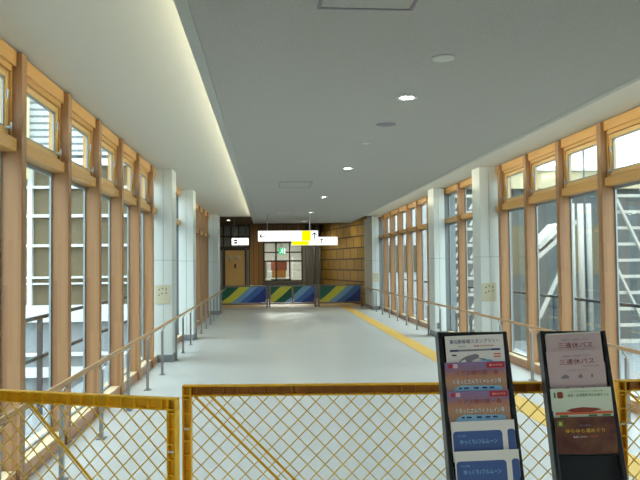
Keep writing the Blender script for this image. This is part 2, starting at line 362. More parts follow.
# ------------------------------------------------------------------ window walls
Y0 = 5.2
nearposts = [2.96, 4.06, 5.16, 6.32, 7.44, 8.56, 9.68, 10.8]       # far face of each post
midposts = [12.1, 13.2]
FARL = [15.75, 17.0, 18.2, 19.4, 20.6]; FARR = [15.8, 17.0, 18.2, 19.45, 20.7, 21.95]
FT = .1                                                               # post thickness along the passage
wcount = [0]; 
def side_phrase(sd): return 'opposite the tactile strip' if sd < 0 else 'beside the tactile strip'
def post(sd, yf, label):
    xi, xo = (XL, XL-.165) if sd < 0 else (XR, XR+.165)
    o = MB().box(min(xi, xo)-0, max(xi, xo), -FT, 0, 0, ZC-.02, .004).build('timber_post', 'wood')
    o.location = (0, yf, 0)
    return struct(o, label, 'window post', 'laminated timber posts '+side_phrase(sd))
def window(sd, ya, yb, label, latch=True):
    """One bay: ya..yb clear opening between two posts."""
    wcount[0] += 1
    s = sd; X0 = XL if sd < 0 else XR
    def bx(mb, d0, d1, y0, y1, z0, z1, bev=0):       # d = distance outwards from the posts' inner edge
        a, b = X0+s*d0, X0+s*d1
        mb.box(min(a, b), max(a, b), y0-ya, y1-ya, z0, z1, bev); return mb
    t = empty('window_%d' % wcount[0], (0, ya, 0)); struct(t, label, 'window', 'timber windows '+side_phrase(sd))
    bx(MB(), .04, .165, ya, yb, 3.075, 3.19, .004).build('head_beam', 'wood_warm', t)
    bx(MB(), .035, .165, ya, yb, 2.445, 2.54, .004).build('transom', 'wood_warm', t)
    if latch:
        m = MB()                                          # upper casing and opening light
        bx(m, .07, .165, ya, ya+.03, 2.54, 3.075); bx(m, .07, .165, yb-.03, yb, 2.54, 3.06); bx(m, .06, .165, ya+.03, yb-.03, 3.03, 3.075); bx(m, .07, .165, ya+.03, yb-.03, 2.54, 2.56)
        m.build('upper_casing', 'wood_warm', t)
        u0, u1 = ya+.033, yb-.033; f = .048
        m = MB()
        bx(m, .085, .14, u0, u0+f, 2.563, 3.027, .004); bx(m, .085, .14, u1-f, u1, 2.563, 3.027, .004)
        bx(m, .085, .14, u0+f, u1-f, 3.027-f, 3.027, .004); bx(m, .085, .14, u0+f, u1-f, 2.563, 2.563+f, .004)
        sa = m.build('upper_sash', 'sash', t)
        bx(MB(), .115, .122, u0+f-.01, u1-f+.01, 2.563+f-.01, 3.037-f).build('upper_pane', 'glass', sa)
        m = MB(); z0, z1 = 2.563+f, 3.027-f
        bx(m, .098, .113, u0+f, u0+f+.015, z0, z1); bx(m, .098, .113, u1-f-.015, u1-f, z0, z1); bx(m, .098, .113, u0+f+.015, u1-f-.015, z1-.015, z1); bx(m, .098, .113, u0+f+.015, u1-f-.015, z0, z0+.015)
        m.build('glazing_bead', 'alu', sa)
        m = MB(); bx(m, .055, .085, u1-.045, u1-.015, 2.60, 2.62); bx(m, .045, .055, u1-.037, u1-.023, 2.59, 2.65); m.build('latch', 'steel', sa)
        m = MB(); bx(m, .07, .085, u1-.04, u1-.025, 2.82, 2.89); m.build('stay_arm', 'steel', sa)
    else:
        m = MB()
        bx(m, .145, .163, ya, ya+.025, 2.54, 3.06); bx(m, .145, .163, yb-.02, yb, 2.54, 3.06); bx(m, .14, .165, ya+.025, yb-.02, 3.04, 3.075); bx(m, .14, .165, ya+.025, yb-.02, 2.54, 2.56)
        fr = m.build('upper_frame', 'alu', t)
        bx(MB(), .15, .156, ya+.015, yb-.012, 2.55, 3.05).build('upper_pane', 'glass', fr)
    m = MB()
    bx(m, .145, .163, ya, ya+.03, .1, 2.445); bx(m, .145, .163, yb-.022, yb, .1, 2.445); bx(m, .14, .165, ya+.03, yb-.022, 2.41, 2.445); bx(m, .14, .165, ya+.03, yb-.022, .1, .14)
    fr = m.build('lower_frame', 'alu', t)
    bx(MB(), .15, .156, ya+.02, yb-.015, .13, 2.42).build('lower_pane', 'glass', fr)
    return t

sec = {'near': 'from the nearer white pillar back towards the yellow fence', 'mid': 'between the two white pillars', 'far': 'beyond the second white pillar'}
for sd in (-1, 1):
    sp = side_phrase(sd); n = len(nearposts); PIL = PILL if sd < 0 else PILR; farposts = FARL if sd < 0 else FARR
    for i, y in enumerate(nearposts):
        post(sd, y, '%s timber post counted from the nearer white pillar, %s' % (ordinal(n-1-i), sp))
    for i in range(n-1):
        window(sd, nearposts[i], nearposts[i+1]-FT, '%s window counted from the nearer white pillar, %s' % (ordinal(n-1-i), sp))
    window(sd, nearposts[-1], PIL[0][0]+.16, 'narrow window touching the nearer white pillar, %s' % sp)
    edges = [PIL[0][1]-.16]+midposts+[PIL[1][0]+FT+.16]
    for i, y in enumerate(midposts): post(sd, y, '%s timber post between the two nearer pillars, %s' % (['nearer', 'farther'][i], sp))
    for i in range(3): window(sd, edges[i], edges[i+1]-FT, '%s window between the two nearer pillars, %s' % (['near', 'middle', 'far'][i], sp), False)
    edges = [PIL[1][1]-.16]+farposts+[PIL[2][0]+FT+.16]
    for i, y in enumerate(farposts): post(sd, y, '%s timber post beyond the second white pillar, %s' % (ordinal(i), sp))
    for i in range(len(edges)-1):
        if edges[i+1]-FT-edges[i] > .25: window(sd, edges[i], edges[i+1]-FT, '%s window beyond the second white pillar, %s' % (ordinal(i), sp), False)
    # low timber curbs
    for (a, b), w in zip(((2.9, PIL[0][0]), (PIL[0][1], PIL[1][0]), (PIL[1][1], PIL[2][0])), ('along the near windows', 'between the two nearer pillars', 'beyond the second pillar')):
        x0, x1 = (XL-.26, XL-.025) if sd < 0 else (XR+.025, XR+.26)
        nm = 'baseboard_left' if sd < 0 else 'baseboard_right'
        cb = B(x0, x1, a, b, 0, .112, .004).build(nm, 'sill')
        B(x0+.005, x1-.005, a, b, .112, .122).build('sill_glare_strip', 'sill_glare', cb)  # pale strip painting the bright daylight along the curb top
        struct(cb, 'low timber curb under the windows, %s, %s' % (w, sp), 'curb')
    # pillars
    for k, (a, b) in enumerate(PIL):
        xo, xi = (XL-.09, PL) if sd < 0 else (XR+(.09 if k == 0 else 0), PR)
        nm = ['nearest', 'second', 'farthest'][k]
        t = empty('pillar', (0, a, 0)); struct(t, '%s white panelled pillar, %s' % (nm, sp), 'pillar', 'white panelled pillars')
        lo, hi = min(xo, xi), max(xo, xi)
        m = MB().box(lo+.012, hi-.012, .012, b-a-.012, 0, ZC); q0, q1 = (.17, b-a-.17)
        m.box(min(xo, xo+sd*.28)-.0, max(xo, xo+sd*.28), q0, q1, 0, ZC); m.build('core', 'pillar_edge', t)
        m = MB(); g = .003
        vis0, vis1 = (lo, hi)
        seam = (vis0+vis1)/2-.01*sd
        for z0, z1 in ((.12, 1.68), (1.68, ZC)):
            for x0, x1 in ((lo, seam), (seam, hi)):
                m.box(x0+g, x1-g, 0, .014, z0+g, z1-g); m.box(x0+g, x1-g, b-a-.014, b-a, z0+g, z1-g)
            if sd < 0: m.box(hi-.014, hi, .014, b-a-.014, z0+g, z1-g)
            else: m.box(lo, lo+.014, .014, b-a-.014, z0+g, z1-g)
        m.build('cladding', 'white_panel', t)
        m = MB()
        m.box(lo-.004*(sd > 0), hi+.004*(sd < 0), -.004, .014, 0, .118)
        if sd < 0: m.box(hi-.012, hi+.004, .014, b-a, 0, .118)
        else: m.box(lo-.004, lo+.012, .014, b-a, 0, .118)
        m.build('kick_plate', 'kick', t)

# wall plates with sockets on the pillars
def plate(x, y, z, label, w=.25, h=.31):
    t = empty('service_plate', (x, y, z)); tag(t, label, 'wall plate', 'beige service plates on the pillars')
    MB().box(-w/2, w/2, -.012, 0, -h/2, h/2, .004).build('cover', 'plate', t)
    for dx, dz in ((-.055, .08), (0, .1), (.06, .085), (.06, .02), (-.01, .015), (-.06, -.01)):
        MB().lathe([(.011, -.016), (.011, -.011)], (dx, 0, dz), 14, 'Y').build('socket', 'dark', t)
    return t
plate(-1.735, PILL[0][0], 1.115, 'beige socket plate on the nearest pillar opposite the tactile strip')
plate(3.69, PILR[0][0], 1.09, 'beige socket plate on the nearest pillar beside the tactile strip')
plate(-1.72, PIL[2][0], 1.1, 'small pale socket plate on the farthest pillar opposite the tactile strip')
plate(3.68, PILR[2][0], 1.1, 'small pale socket plate on the farthest pillar beside the tactile strip')
t = empty('power_outlet', (3.64, PILR[1][0], .24)); tag(t, 'small grey outlet low on the second pillar beside the tactile strip', 'outlet')
MB().box(-.045, .045, -.012, 0, -.065, .065, .003).build('cover_plate', 'kick', t)
for dz in (-.03, .03): MB().box(-.02, .02, -.015, -.011, dz-.012, dz+.012).build('socket', 'dark', t)

# ------------------------------------------------------------------ handrails
def handrail(sd):
    xr, xp = (-1.52, -1.55) if sd < 0 else (3.5, 3.525)
    h = .745
    t = empty('handrail', (xr, 0, 0)); tag(t, 'long timber handrail on grey steel posts, '+side_phrase(sd), 'handrail', 'handrails along the passage')
    ya = 3.35 if sd < 0 else 2.2
    MB().tube([(0, ya, h-.02), (0, 24.6, h-.02)], .021, 12).build('rail', 'rail_wood', t)
    ys = [4.0] if sd < 0 else [2.8, 4.0]
    ys += [ 5.2, 6.4, 7.6, 8.8, 10.0, 11.5, 12.4, 13.6, 14.65, 15.8, 17.0, 18.2, 19.4, 20.6, 21.8, 22.3, 23.0, 24.2]
    for y in ys:
        onp = any(a < y < b for a, b in (PIL if sd < 0 else PILR))
        if not onp:
            d = xp-xr
            p = MB().box(d-.016, d+.016, y-.02, y+.02, 0, h-.11, .003).build('rail_post', 'steel', t)
            MB().box(d-.04, d+.04, y-.05, y+.05, 0, .008).build('foot_plate', 'steel', p)
            q = [(d, y, h-.12), (d, y+.005, h-.095), (d*.6, y+.015, h-.075), (0, y+.02, h-.06), (0, y+.02, h-.035)]
        else:
            d = (PL if sd < 0 else PR)-xr
            q = [(d, y, h-.1), (d*.4, y, h-.1), (0, y, h-.085), (0, y, h-.035)]
            if abs(d) < .03: q = [(d, y, h-.09), (0, y, h-.075), (0, y, h-.035)]
        MB().tube(q, .009, 8).build('rail_bracket', 'steel', t)
    return t
handrail(-1); handrail(1)

# ------------------------------------------------------------------ tactile strip
m = MB()
struct(B(2.67, 2.97, -2.5, 24.9, 0, .005).build('trim_5', 'tactile'), 'yellow tactile guide strip running along the floor', 'tactile strip')

# ------------------------------------------------------------------ ceiling fittings
def downlight(x, y, label, lit=True):
    t = empty('downlight', (x, y, ZD)); tag(t, label, 'ceiling light', 'round downlights in the dropped ceiling')
    MB().lathe([(.058, .0), (.085, -.001), (.088, -.008), (.06, -.012), (.056, -.002)], n=28).build('trim_ring', 'white_panel', t)
    MB().lathe([(.001, -.004), (.055, -.004), (.055, -.002), (.001, -.002)], n=24).build('lens', 'lamp' if lit else 'plate', t)
dy = [5.35, 9.42, 13.5, 17.5, 21.2]
for i, y in enumerate(dy):
    downlight(1.14, y, ['lit downlight nearest the viewer, in line above the passage', 'second lit downlight along the ceiling', 'third lit downlight along the ceiling',
                        'fourth lit downlight, above the hanging white sign', 'last lit downlight before the far end of the dropped ceiling'][i])
def disc(name, x, y, r, mat, label, cat):
    t = empty(name, (x, y, ZD)); tag(t, label, cat)
    MB().lathe([(r, 0), (r, -.006), (r-.012, -.01), (.002, -.01)], n=30).build('grille_disc', mat, t)
    MB().lathe([(r+.012, 0), (r+.012, -.004), (r, -.006), (r, 0)], n=30).build('rim', 'ceil_trim', t)
disc('ceiling_speaker', 1.157, 6.41, .1, 'ink_grey', 'round grey speaker grille between two downlights', 'speaker')
disc('smoke_detector', 1.17, 4.31, .07, 'cove', 'faint pale round detector on the ceiling nearest the viewer', 'detector')
disc('sprinkler_cover', 1.11, 7.44, .05, 'cove', 'tiny pale sprinkler cover beyond the grey speaker', 'sprinkler')
def hatch(x0, x1, y0, y1, label):
    t = empty('ceiling_hatch', ((x0+x1)/2, (y0+y1)/2, ZD)); tag(t, label, 'ceiling hatch', 'access hatches in the dropped ceiling')
    w, d = (x1-x0)/2, (y1-y0)/2
    m = MB()
    for a in ((-w, w, -d, -d+.018), (-w, w, d-.018, d), (-w, -w+.018, -d+.018, d-.018), (w-.018, w, -d+.018, d-.018)): m.box(*a, -.006, 0)
    m.build('hatch_frame', 'ink_grey', t)
    MB().box(-w+.02, w-.02, -d+.02, d-.02, -.003, -.0005).build('hatch_panel', 'ceil', t)
hatch(.27, .78, 2.98, 3.49, 'access hatch frame in the ceiling nearest the viewer')
hatch(.2, .75, 11.0, 11.84, 'second access hatch frame farther along the ceiling')
hatch(.2, .7, 17.1, 18.2, 'faint farthest access hatch in the dropped ceiling')

# ------------------------------------------------------------------ hanging signs
def arrow(mb, pts, w, y0, y1):
    for a, b in zip(pts, pts[1:]): mb.bar((a[0], (y0+y1)/2, a[1]), (b[0], (y0+y1)/2, b[1]), w, abs(y1-y0), up=(0, 1, 0))
def hanging_sign(x0, x1, y, z0, z1, ztop, label, rods):
    t = empty('hanging_sign', ((x0+x1)/2, y, z0)); tag(t, label, 'sign', 'white hanging signs')
    w, h = (x1-x0)/2, z1-z0
    MB().box(-w, w, -.04, .04, 0, h, .01).build('sign_case', 'sign_white', t)
    for r in rods: MB().tube([(r, 0, h), (r, 0, ztop-z0)], .009, 8).build('hanger', 'white_panel' if r == .585 else 'grey_frame', t)
    return t, w, h
t, w, h = hanging_sign(-.259, 1.35, 18.0, 2.204, 2.485, ZD, 'white backlit sign with black arrows and yellow block, nearest of the hanging signs', (-.55, .585))
m = MB(); arrow(m, [(-w+.05, h*.5), (-w+.19, h*.5)], .022, -.046, -.041); arrow(m, [(-w+.1, h*.5+.06), (-w+.05, h*.5), (-w+.1, h*.5-.06)], .022, -.046, -.041)
m.build('left_arrow', 'ink_black', t)
m = MB(); ax = w-.1; arrow(m, [(ax, h*.22), (ax, h*.8)], .024, -.046, -.041); arrow(m, [(ax-.06, h*.58), (ax, h*.8), (ax+.06, h*.58)], .024, -.046, -.041); m.build('up_arrow', 'ink_black', t)
MB().box(w-.44, w-.2, -.045, -.04, .004, h-.004).build('yellow_block', 'sign_yellow', t)
text('のりば', 'sign_text', 'ink_pale', t, -w+.42, h*.5, .3, .08, -.0415)
t, w, h = hanging_sign(.85, 2.5, 24.0, 2.255, 2.55, 3.4, 'yellow and white backlit sign partly behind the nearest hanging sign', (-.6, .6))
MB().box(-w+.01, -w+.62, -.046, -.041, .006, h-.006).build('yellow_block', 'sign_yellow', t)
m = MB(); arrow(m, [(.25, h*.25), (.25, h*.78)], .026, -.047, -.041); arrow(m, [(.2, h*.6), (.25, h*.78), (.3, h*.6)], .026, -.047, -.041); m.build('up_arrow', 'ink_black', t)
t, w, h = hanging_sign(-1.28, -.68, 24.0, 2.28, 2.53, 3.4, 'small white backlit sign hanging in front of the beige door', (-.2, .2))
m = MB(); m.box(-w+.08, -w+.2, -.046, -.041, h*.55, h*.78); m.box(-w+.09, -w+.19, -.046, -.041, h*.2, h*.45); m.build('pictogram', 'ink_black', t)
t = empty('exit_sign', (.62, 29.6, 2.02)); tag(t, 'glowing green exit sign in front of the far window', 'sign')
MB().box(-.15, .15, -.03, .03, 0, .28, .008).build('sign_case', 'exit_green', t)
m = MB(); m.lathe([(.02, -.04), (.02, -.031)], (.03, 0, .235), 12, 'Y')
arrow(m, [(.02, .21), (-.01, .12)], .05, -.04, -.031); arrow(m, [(-.01, .13), (.05, .09), (.04, .03)], .026, -.04, -.031); arrow(m, [(-.01, .13), (-.05, .08), (-.1, .06)], .026, -.04, -.031)
arrow(m, [(.02, .2), (.08, .16)], .02, -.04, -.031); arrow(m, [(.01, .2), (-.06, .19)], .02, -.04, -.031); m.box(.1, .14, -.04, -.031, .02, .26)
m.build('running_figure', 'exit_white', t)
MB().tube([(0, 0, .28), (0, 0, 1.38)], .012, 8).build('hanger', 'grey_frame', t)

# ------------------------------------------------------------------ striped barriers at the far end
G, Yw, LB, MBl, DB = (20, 96, 72), (218, 212, 70), (128, 176, 214), (72, 116, 190), (34, 58, 140)
full = [(-1, G), (-.2, Yw), (.2, LB), (.48, MBl), (.8, DB)]
half = [(-1, G), (-.45, Yw), (-.02, G), (.38, LB), (.7, MBl), (1.0, DB)]
M['stripe_full'] = stripes('diagonal_stripes', full, 1.2)
M['stripe_half'] = stripes('diagonal_stripes_split', half, 1.2)
def barrier(x0, x1, y, mat, label, split=False):
    t = empty('barrier', (x0, y, 0)); tag(t, label, 'barrier', 'striped barriers across the passage')
    w = x1-x0
    m = MB(); m.tube([(.03, 0, .06), (.03, 0, .83)], .03, 12); m.build('end_post', 'grey_frame', t)
    m = MB(); m.tube([(w-.03, 0, .06), (w-.03, 0, .83)], .03, 12); m.build('end_post', 'grey_frame', t)
    MB().tube([(.03, 0, .79), (w-.03, 0, .79)], .022, 10).build('top_rail', 'grey_frame', t)
    MB().tube([(.03, 0, .13), (w-.03, 0, .13)], .022, 10).build('bottom_rail', 'grey_frame', t)
    for x in (.03, w-.03):
        MB().box(x-.04, x+.04, -.2, .2, 0, .06, .01).build('foot', 'grey_frame', t)
    if split:
        MB().tube([(w/2, 0, .13), (w/2, 0, .79)], .02, 10).build('middle_post', 'grey_frame', t)
        for a, b in ((.08, w/2-.04), (w/2+.04, w-.08)): MB().box(a, b, -.012, .012, .17, .755).build('striped_board', mat, t)
    else: MB().box(.08, w-.08, -.012, .012, .17, .755).build('striped_board', mat, t)
barrier(-1.76, -.01, 24.95, 'stripe_full', 'striped barrier in front of the beige door')
barrier(.02, 1.78, 24.95, 'stripe_half', 'striped barrier with two boards, between the two other barriers', True)
barrier(1.85, 3.52, 24.95, 'stripe_full', 'striped barrier beside the brown panelled wall')

# ------------------------------------------------------------------ the hall beyond
YB = 31.0
struct(B(-8.1, 4.11, YEND, 40, 3.4, 3.5).build('ceiling_hall', 'hall_ceiling'), 'dark ceiling of the hall beyond the barriers', 'ceiling')
struct(B(-8, 4.11, YEND, YEND+.12, ZC, 3.4).build('trim_6', 'hall_ceiling'), 'dark lintel above the far end of the passage', 'trim')
struct(B(-8, -2.06, YEND, YEND+.12, 0, 3.4).build('wall_hall_front', 'wall'), 'wall of the hall beside the passage mouth', 'wall')
struct(B(-8.1, -8, YEND, 40, 0, 3.4).build('wall_hall_left', 'brown_board'), 'brown boarded wall at the far side of the hall', 'wall')
# angled brown wall
pw = MB(); 
o = B(-.1, 0, 0, 6.55, 0, 3.4).build('wall_hall_right', 'brown_wall'); o.location = (3.82, 24.6, 0); o.rotation_euler = (0, 0, math.atan2(1.3, 6.4))
o.location = (3.85, 24.6, 0)
struct(o, 'brown panelled wall beyond the barriers', 'wall')
struct(B(3.72, 4.11, 24.6, 24.75, 0, 3.4).build('trim_7', 'white_panel'), 'pale edge where the passage meets the brown panelled wall', 'trim')
# back wall pieces
struct(B(-8, -2.35, YB, YB+.15, 0, 3.4).build('wall_back', 'brown_board'), 'brown wall beside the beige door', 'wall')
struct(B(-.83, -.2, YB, YB+.15, 0, 3.4).build('wall_back_pier', 'brown_board'), 'brown boarded pier between the beige door and the far window', 'wall')
struct(B(-.2, 1.6, YB, YB+.15, 0, .78).build('wall_back_apron', 'grey_panel'), 'grey apron wall under the far window', 'wall')
struct(B(-.2, 2.5, YB, YB+.15, 2.62, 3.4).build('wall_back_header', 'brown_board'), 'brown header above the far window', 'wall')
struct(B(1.6, 2.5, YB, YB+.15, 0, 2.62).build('wall_back_panel', 'grey_panel'), 'grey metal panelling beside the far window', 'wall')
t = empty('door_1', (-1.5, YB, 0)); struct(t, 'beige door with a dark handle at the far end of the hall', 'door')
MB().box(-.45, .43, -.02, .04, 0, 2.24, .004).build('door_leaf', 'door', t)
m = MB(); m.box(-.52, -.455, -.06, .1, 0, 2.3); m.box(.435, .5, -.06, .1, 0, 2.3); m.box(-.52, .5, -.06, .1, 2.24, 2.34); m.build('door_frame', 'dark_frame', t)
MB().box(-.04, .04, -.07, -.02, 1.42, 1.62, .006).build('door_handle', 'dark', t)
for x in (-.22, .12): MB().lathe([(.001, -.03), (.13, -.03), (.13, -.02)], (x, 0, 1.9), 20, 'Y').build('pale_disc', 'plate', t)  # two pale discs high on the door leaf
for k, (a, b) in enumerate(((-2.35, -2.03), (-.99, -.83))):
    t = empty('window_hall', ((a+b)/2, YB, 0)); struct(t, ['narrow grey sidelight', 'slim grey sidelight next to the brown pier'][k]+' of the beige door', 'window')
    w = (b-a)/2
    m = MB(); m.box(-w, -w+.04, -.03, .1, 0, 2.34); m.box(w-.04, w, -.03, .1, 0, 2.34); m.box(-w+.04, w-.04, -.03, .1, 2.26, 2.34); m.box(-w+.04, w-.04, -.03, .1, 0, .1); m.build('sidelight_frame', 'dark_frame', t)
    MB().box(-w+.03, w-.03, .02, .03, .1, 2.27).build('pane', 'hall_pane', t)
t = empty('window_hall_transom', (-1.6, YB, 2.34)); struct(t, 'dark transom window grid above the beige door', 'window')
m = MB()
for x in (-.75, -.42, -.08, .26, .6, .77): m.box(x-.03, x+.03, -.04, .1, 0, 1.06)
for z in (0, .5, 1.0): m.box(-.75, .77, -.035, .1, z, z+.07)
m.build('mullion_grid', 'dark_frame', t)
MB().box(-.75, .77, .03, .04, 0, 1.06).build('pane', 'hall_pane', t)
t = empty('window_far', (.7, YB, .78)); struct(t, 'far window with dark mullions looking into a bright shop', 'window')
m = MB()
for x in (-.88, -.33, .3, .87): m.box(x-.03, x+.03, -.03, .1, 0, 1.84)
for z in (0, .92, 1.32, 1.77): m.box(-.9, .9, -.028, .1, z, z+.06)
m.build('mullion_grid', 'dark_frame', t)
MB().box(-.9, .9, .03, .04, 0, 1.84).build('pane', 'glass', t)
MB().box(-.95, .95, -.12, .0, -.05, .0).build('window_ledge', 'grey_frame', t)
# columns of pipes beside the far window
for k, x in enumerate((1.78, 2.1, 2.38)):
    o = MB().tube([(0, 0, 0), (0, 0, 3.38)], .06, 12).build('steel_pipe', 'grey_frame'); o.location = (x, YB-.2, 0)
    tag(o, ['grey vertical pipe nearest the far window', 'middle of the three grey vertical pipes at the far wall', 'grey vertical pipe nearest the brown panelled wall'][k], 'pipe', 'grey pipes at the far wall')
# shop behind the far window
struct(B(-4, 4.1, 38.9, 39, 0, 3.4).build('wall_shop', 'wall'), 'pale back wall of the shop behind the far window', 'wall')
struct(B(4.0, 4.11, 26, 39, 0, 3.4).build('wall_shop_right', 'wall'), 'pale side wall of the shop', 'wall')
t = empty('shop_fill_light', (.8, 34.5, 3.39)); tag(t, 'ceiling light added to brighten the shop behind the far window', 'lamp')  # unseen light, added to brighten the view through the far window
MB().box(-.9, .9, -.6, .6, -.05, 0).build('housing', 'shelf_white', t); MB().box(-.85, .85, -.55, .55, -.06, -.052).build('diffuser', 'shop_fill', t)
def shelf(x, y, w, label, lv=4):
    t = empty('display_shelf', (x, y, 0)); tag(t, label, 'shelf', 'display shelves in the shop')
    for s in (-1, 1): MB().box(s*w/2-.02, s*w/2+.02, -.25, .25, 0, 1.95).build('upright', 'shelf_white', t)
    for k in range(lv): MB().box(-w/2+.02, w/2-.02, -.25, .25, .35+k*.42, .42+k*.42).build('shelf_board', 'shelf_white', t)
shelf(1.62, 34, .75, 'white display shelf seen through the far window towards the brown wall')
shelf(-.05, 34.6, .6, 'white display shelf seen through the far window behind the brown pier')
for k, (x, z, w, h, mt, lb) in enumerate(((.55, .9, .7, .36, 'goods_orange', 'orange carton on the low counter in the shop'), (.55, 1.26, .8, .5, 'goods_red', 'brick red carton stacked on the orange one in the shop'))):
    o = MB().box(-w/2, w/2, -.2, .2, 0, h, .02).build('carton', mt); o.location = (x, 34, z); tag(o, lb, 'box', 'cartons in the shop')
t = empty('shop_counter', (.65, 34, 0)); tag(t, 'dark green counter under the cartons in the shop', 'counter')
MB().box(-.5, .5, -.3, .3, 0, .84).build('counter_body', 'goods_green', t); MB().box(-.53, .53, -.33, .33, .84, .9, .01).build('counter_top', 'shelf_white', t)
t = empty('vending_machine', (-.3, 33.2, 0)); tag(t, 'pale pink vending machine at the edge of the far window', 'vending machine')
MB().box(-.2, .25, -.3, .3, 0, 1.8, .02).build('cabinet', 'shelf_white', t); MB().box(-.16, .21, -.31, -.302, .9, 1.7).build('display_front', 'goods_pink', t)
# hall lamps
for k, (x, y) in enumerate(((-1.6, 27.5), (.2, 28.2), (.75, 26.6), (2.5, 26.0), (1.9, 28.8))):
    t = empty('hall_downlight', (x, y, 3.4)); tag(t, ['small hall lamp in front of the beige door', 'small hall lamp before the far window', 'small hall lamp above the middle barrier', 'hall lamp washing the near end of the brown wall', 'hall lamp washing the far end of the brown wall'][k], 'ceiling light', 'hall downlights')
    MB().lathe([(.07, 0), (.1, -.002), (.1, -.012), (.07, -.014), (.066, -.002)]).build('trim_ring', 'white_panel', t)
    MB().lathe([(.001, -.004), (.065, -.004), (.065, -.002), (.001, -.002)], n=20).build('lens', 'lamp_hall', t)

# ------------------------------------------------------------------ yellow fences
def fence(p, ang, flip, label, length=1.8, H=1.09):
    """A unit whose local x axis runs from p along ang."""
    t = empty('safety_fence', (p[0], p[1], 0), (0, 0, ang)); tag(t, label, 'fence', 'yellow lattice safety fences')
    pw = .037; L = length
    def channel(a, b, horiz, name):
        """Channel bar: back web, two flanges and ribs, open to the viewer."""
        m = MB(); n = int((b-a)/.058)
        if horiz:
            z0, z1 = horiz
            m.box(a, b, -.016, -.011, z0, z1)
            m.box(a, b, -.0165, .016, z1-.006, z1); m.box(a, b, -.0165, .016, z0, z0+.005)
        o = m.build(name, 'yellow', t); return o
    def rail(z0, z1, name):
        m = MB(); m.box(0, L, -.016, .016, z1-.006, z1); m.box(0, L, -.016, .016, z0, z0+.006); o = m.build(name, 'yellow', t)
        m = MB().box(.001, L-.001, .004, .010, z0+.006, z1-.006); n = int(L/.058)
        for k in range(1, n): m.box(k*L/n-.0025, k*L/n+.0025, -.0155, .004, z0+.006, z1-.006)
        m.build('ribbed_web', 'yellow' if flip else 'yellow_in', o)
    def upright(x0, x1, name):
        m = MB(); m.box(x0, x0+.006, -.017, .017, .1, H); m.box(x1-.006, x1, -.017, .017, .1, H); m.box(x0+.006, x1-.006, -.017, .017, H-.006, H); o = m.build(name, 'yellow', t)
        m = MB().box(x0+.006, x1-.006, .004, .010, .1, H-.006); n = 17
        for k in range(1, n): 
            z = .1+k*(H-.1)/n; m.box(x0+.006, x1-.006, -.0155, .004, z-.0025, z+.0025)
        m.build('ribbed_web', 'yellow', o)
        return o
    rail(H-.046, H-.0005, 'top_rail'); rail(.12, .165, 'bottom_rail')
    u = upright(0, pw, 'upright') if not flip else upright(L-pw, L, 'upright')
    x = pw/2 if not flip else L-pw/2
    zz = .905 if not flip else .885
    MB().box(x-.011, x+.011, -.0185, -.0175, zz, zz+.007).build('white_sticker', 'ink_white', u)
    upright(L-pw, L, 'upright') if not flip else upright(0, pw, 'upright')
    # lattice
    m = MB(); x0, x1, z0, z1 = pw, L-pw, .165, H-.046; st = .075
    def clip(c, sg, y, w):
        # line z = sg*x + c inside the frame
        pts = []
        for X in (x0, x1):
            z = sg*X+c
            if z0 <= z <= z1: pts.append((X, z))
        for Z in (z0, z1):
            X = (Z-c)/sg
            if x0 < X < x1: pts.append((X, Z))
        if len(pts) >= 2:
            pts.sort(); a, b = pts[0], pts[-1]
            if b[0]-a[0] > .01: m.bar((a[0], y, a[1]), (b[0], y, b[1]), .0042, w, up=(0, 1, 0))
    c = z0-x1-2
    k = 0
    while c < z1+x1+1:
        clip(c, 1, .0, .004); clip(c, -1, .0045, .004); c += st; k += 1
    m.build('lattice', 'wire', t)
    m = MB()
    cs = ((z1+.05), (z1+.118)) if not flip else ((z1+L-.665),)
    for c in cs: clip(c, -1, -.004, .004) if False else None
    for c in cs:
        a = (c-z1, z1); b = (c-z0, z0)
        a = (max(a[0], x0), c-max(a[0], x0)); b = (min(b[0], x1), c-min(b[0], x1))
        m.bar((a[0], -.004, a[1]), (b[0], -.004, b[1]), .010, .005, up=(0, 1, 0))
    m.build('brace', 'yellow', t)
    for X in (.25, L-.25):
        mm = MB(); mm.box(X-.03, X+.03, -.22, .22, 0, .02, .004); mm.box(X-.02, X+.02, -.016, .016, .02, .12); mm.build('foot', 'yellow', t)
    return t
a1 = math.atan2(.26, -.72); L1 = 1.25
fence((-.35+L1*math.cos(a1), 2.622+L1*math.sin(a1)), a1-PI, True, 'yellow lattice fence standing across the windows opposite the tactile strip', L1)
fence((-.364, 2.9), math.atan2(-.15, 1.8), False, 'yellow lattice fence across the floor, behind the stamp rally brochure rack')
fence((1.472, 2.765), math.radians(3), False, 'yellow lattice fence standing behind the three-day pass brochure rack')

